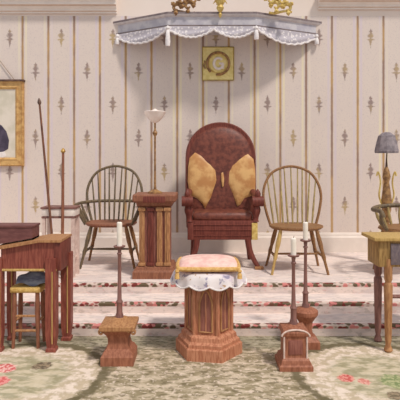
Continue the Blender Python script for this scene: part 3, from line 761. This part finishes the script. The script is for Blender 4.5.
# stool pulled in under the desk
ys = 3.50
st = thing('rush_stool', 'rush-seated wooden stool tucked under the left desk', 'stool', (-1.222, 3.572, 0))
zs = Zh(292, 3.45)
b = BM(); box(b, (0, 0, zs), (0.22, 0.165, 0.042), 0.016); obj('seat', b, 'rush', st, smooth=60)
for sx in (-1, 1):
    for sy in (-1, 1):
        b = BM(); tube(b, [(sx * 0.08, sy * 0.06, zs), (sx * 0.082, sy * 0.062, zs * 0.6), (sx * 0.085, sy * 0.065, 0.25 * zs), (sx * 0.088, sy * 0.068, 0)], [0.014, 0.018, 0.013, 0.011], 10); obj('leg', b, 'brown_wood', st)
    b = BM(); tube(b, [(sx * 0.083, -0.063, zs * 0.45), (sx * 0.083, 0.063, zs * 0.45)], 0.009, 8); obj('stretcher', b, 'honey_wood', st)
for zq in (0.3, 0.55):
    b = BM(); tube(b, [(-0.083, -0.063, zs * zq), (0.083, -0.063, zs * zq)], 0.009, 8); obj('stretcher', b, 'honey_wood', st)
# slate-blue cloth slumped over the stool
b = BM(); n = 18
g = []
cxs = X(40, 3.5)
for i in range(n + 1):
    u = i / n; row = []
    for j in range(13):
        v = j / 12
        x = -0.06 + 0.23 * u
        y = -0.07 + 0.14 * v
        hh = 0.075 * math.sin(PI * min(1, u * 0.9 + 0.12)) ** 0.7 + 0.035 * u
        z = hh * (1 - abs(2 * v - 1) ** 2.5) + 0.012 * math.sin(9 * u + 5 * v) 
        row.append(b.verts.new((x, y, z)))
    g.append(row)
for i in range(n):
    for j in range(12): b.faces.new((g[i][j], g[i + 1][j], g[i + 1][j + 1], g[i][j + 1]))
bmesh.ops.solidify(b, geom=b.faces[:], thickness=0.02)
cb2 = obj('folded_cloth', b, 'blue_cloth', None, (st.location.x - 0.01, 3.572, zs + 0.038), smooth=70)
tag(cb2, 'slate-blue cloth bundled on the stool under the left desk', 'cloth')

# ------------------------------------------------------------------ staff rack and staffs
yk = 4.62
rk = thing('staff_rack', 'pale painted stand with two staffs against it, behind the left desk', 'rack', (X(61, yk), yk, P))
zt = Zh(207, yk) - P
b = BM(); box(b, (0, 0, zt - 0.04), (0.30, 0.20, 0.07), 0.008); obj('top_board', b, 'white_paint', rk)
b = BM(); box(b, (0, 0, zt - 0.001), (0.315, 0.215, 0.018), 0.004); box(b, (0, 0, zt - 0.085), (0.30, 0.20, 0.018), 0.004); obj('edge_moulding', b, 'mauve_wood', rk)
for sx in (-1, 1):
    for sy in (-1, 1):
        b = BM(); sq(b, [(0.016, 0), (0.016, zt - 0.09)], (sx * 0.132, sy * 0.08, 0)); obj('leg', b, 'pink_paint', rk)
b = BM(); box(b, (0, 0, 0.16), (0.27, 0.17, 0.02), 0.004); obj('shelf', b, 'pink_paint', rk)
def staff(p0, p1, mat, label, r=0.011, collar=False):
    p0 = Vector(p0); p1 = Vector(p1)
    s = thing('staff', label, 'staff', p0)
    d = p1 - p0
    b = BM(); tube(b, [d * 0, d * 0.5, d * 0.97], [r, r, r * 0.8], 10); obj('shaft', b, mat, s)
    b = BM(); q = d.normalized(); tube(b, [d * 0.965, d * 0.975, d * 0.985, d], [r * 1.2, r * 1.6, r * 1.3, r * 0.3], 10); obj('tip', b, 'brass' if collar else 'dark_metal', s)
    return s
staff((X(60, yk), yk - 0.11 - 0.018, P + 0.0), (X(50, yk + 0.2), yk - 0.13, Zh(98, yk - 0.13)), 'staff_wood', 'long dark staff leaning left against the pale rack')
staff((X(66, yk), yk - 0.11 - 0.018, P + 0.0), (X(67, yk), yk - 0.13, Zh(148, yk - 0.13)), 'brown_wood', 'shorter brown staff standing upright against the pale rack', 0.014, True)

# ------------------------------------------------------------------ right desk
dr = thing('writing_table', 'olive-brown table with drawer at the right edge of the room', 'table', (1.55, 3.54, 0))
ox, oy = dr.location.x, dr.location.y
yf, yr = 3.44, 3.64
zt = Zh(237, yf)
xl = X(374, yf) - ox
b = BM(); box(b, ((xl + 0.32) / 2, (yf + yr) / 2 - oy, zt - 0.012), (0.32 - xl + 0.02, yr - yf + 0.09, 0.024), 0.006); obj('top', b, 'yellow_wood', dr)
b = BM(); box(b, ((xl + 0.32) / 2 + 0.012, (yf + yr) / 2 - oy, zt - 0.114), (0.32 - xl - 0.03, yr - yf + 0.03, 0.18), 0.005); obj('apron', b, 'olive_wood', dr)
b = BM(); box(b, (X(399, yf) - ox + 0.045, yf - oy - 0.02, zt - 0.115), (0.22, 0.014, 0.145), 0.004); dw = obj('drawer', b, 'grey_panel', dr)
b = BM(); lathe(b, [(0.006, 0), (0.012, 0.01), (0.0, 0.018)], 12, (0, 0, 0)); bmesh.ops.rotate(b, cent=(0, 0, 0), matrix=Matrix.Rotation(PI / 2, 3, 'X'), verts=b.verts); bmesh.ops.translate(b, vec=(X(399, yf) - ox + 0.045, yf - oy - 0.027, zt - 0.115), verts=b.verts); obj('knob', b, 'brass', dw)
for xx, yy, mm in ((X(388.5, yf) - ox, yf + 0.005, 'honey_wood'), (X(378, yr) - ox, yr - 0.0, 'mauve_wood'), (0.28, yf + 0.005, 'honey_wood'), (0.28, yr, 'mauve_wood')):
    b = BM(); lathe(b, [(0.022, 0), (0.03, 0.012), (0.024, 0.03), (0.017, 0.05), (0.022, 0.08), (0.027, 0.3), (0.03, 0.46), (0.02, 0.48), (0.028, 0.50), (0.028, zt - 0.15)], 14, (xx, yy - oy, 0)); obj('leg', b, mm, dr)
b = BM(); tube(b, [(X(391, yf) - ox, yf - oy + 0.005, 0.38), (0.28, yf - oy + 0.005, 0.38)], 0.014, 8); obj('stretcher', b, 'mauve_wood', dr)

# ------------------------------------------------------------------ floor lamp at right
yl = 5.10
fl = thing('floor_lamp', 'gold column lamp with grey dome shade behind the right armchair', 'lamp', (X(386.5, yl), yl, P))
def fz(py): return Zh(py, yl) - P
b = BM(); lathe(b, [(0.0, 0), (0.12, 0), (0.12, 0.02), (0.06, 0.04), (0.03, 0.06)], 24); obj('base', b, 'gilt_dark', fl)
b = BM(); lathe(b, [(0.03, 0.05), (0.022, 0.12), (0.022, fz(225)), (0.034, fz(222)), (0.024, fz(218)), (0.045, fz(210)), (0.052, fz(200)), (0.038, fz(190)), (0.026, fz(182)), (0.04, fz(177)), (0.03, fz(171)), (0.014, fz(167))], 18); obj('column', b, 'gilt_dark', fl)
b = BM(); tube(b, [(0, 0, fz(168)), (0, 0, fz(160)), (0.006, 0, fz(150))], [0.014, 0.008, 0.006], 8); obj('stem', b, 'dark_metal', fl)
b = BM(); lathe(b, [(0.0, fz(132)), (0.04, fz(132.5)), (0.085, fz(136)), (0.105, fz(143)), (0.122, fz(151)), (0.118, fz(153)), (0.10, fz(143.5)), (0.08, fz(137)), (0.0, fz(134))], 10); obj('lamp_shade', b, 'slate_shade', fl, smooth=20)
for s in (-1, 1):
    b = BM(); tube(b, spline([(s * 0.03, 0, fz(208)), (s * 0.075, 0, fz(196)), (s * 0.06, 0, fz(182)), (s * 0.085, 0, fz(172)), (s * 0.1, 0, fz(176))], 5), 0.009, 8); obj('scroll_arm', b, 'gilt', fl)

# ------------------------------------------------------------------ light, world, camera
sun = bpy.data.lights.new('daylight', 'SUN'); sun.energy = 2.5; sun.angle = math.radians(7); sun.color = (1.0, 0.95, 0.88)
so = bpy.data.objects.new('daylight', sun); C.objects.link(so)
d = Vector((-0.85, 1.0, -1.95))
so.rotation_euler = d.to_track_quat('-Z', 'Y').to_euler()
w = bpy.data.worlds.new('world'); bpy.context.scene.world = w; w.use_nodes = True
bg = w.node_tree.nodes['Background']; bg.inputs[0].default_value = (0.92, 0.94, 1.0, 1); bg.inputs[1].default_value = 0.66
cam = bpy.data.cameras.new('camera'); co = bpy.data.objects.new('camera', cam); C.objects.link(co)
co.location = (0, 0, H); co.rotation_euler = (PI / 2, 0, 0)
cam.sensor_width = 36; cam.lens = 45; cam.shift_y = -0.1; cam.clip_start = 0.05
sc = bpy.context.scene; sc.camera = co
sc.view_settings.view_transform = 'Standard'; sc.view_settings.look = 'None'; sc.view_settings.gamma = 1
sc.view_settings.exposure = 0.0
sc.view_settings.use_curve_mapping = False
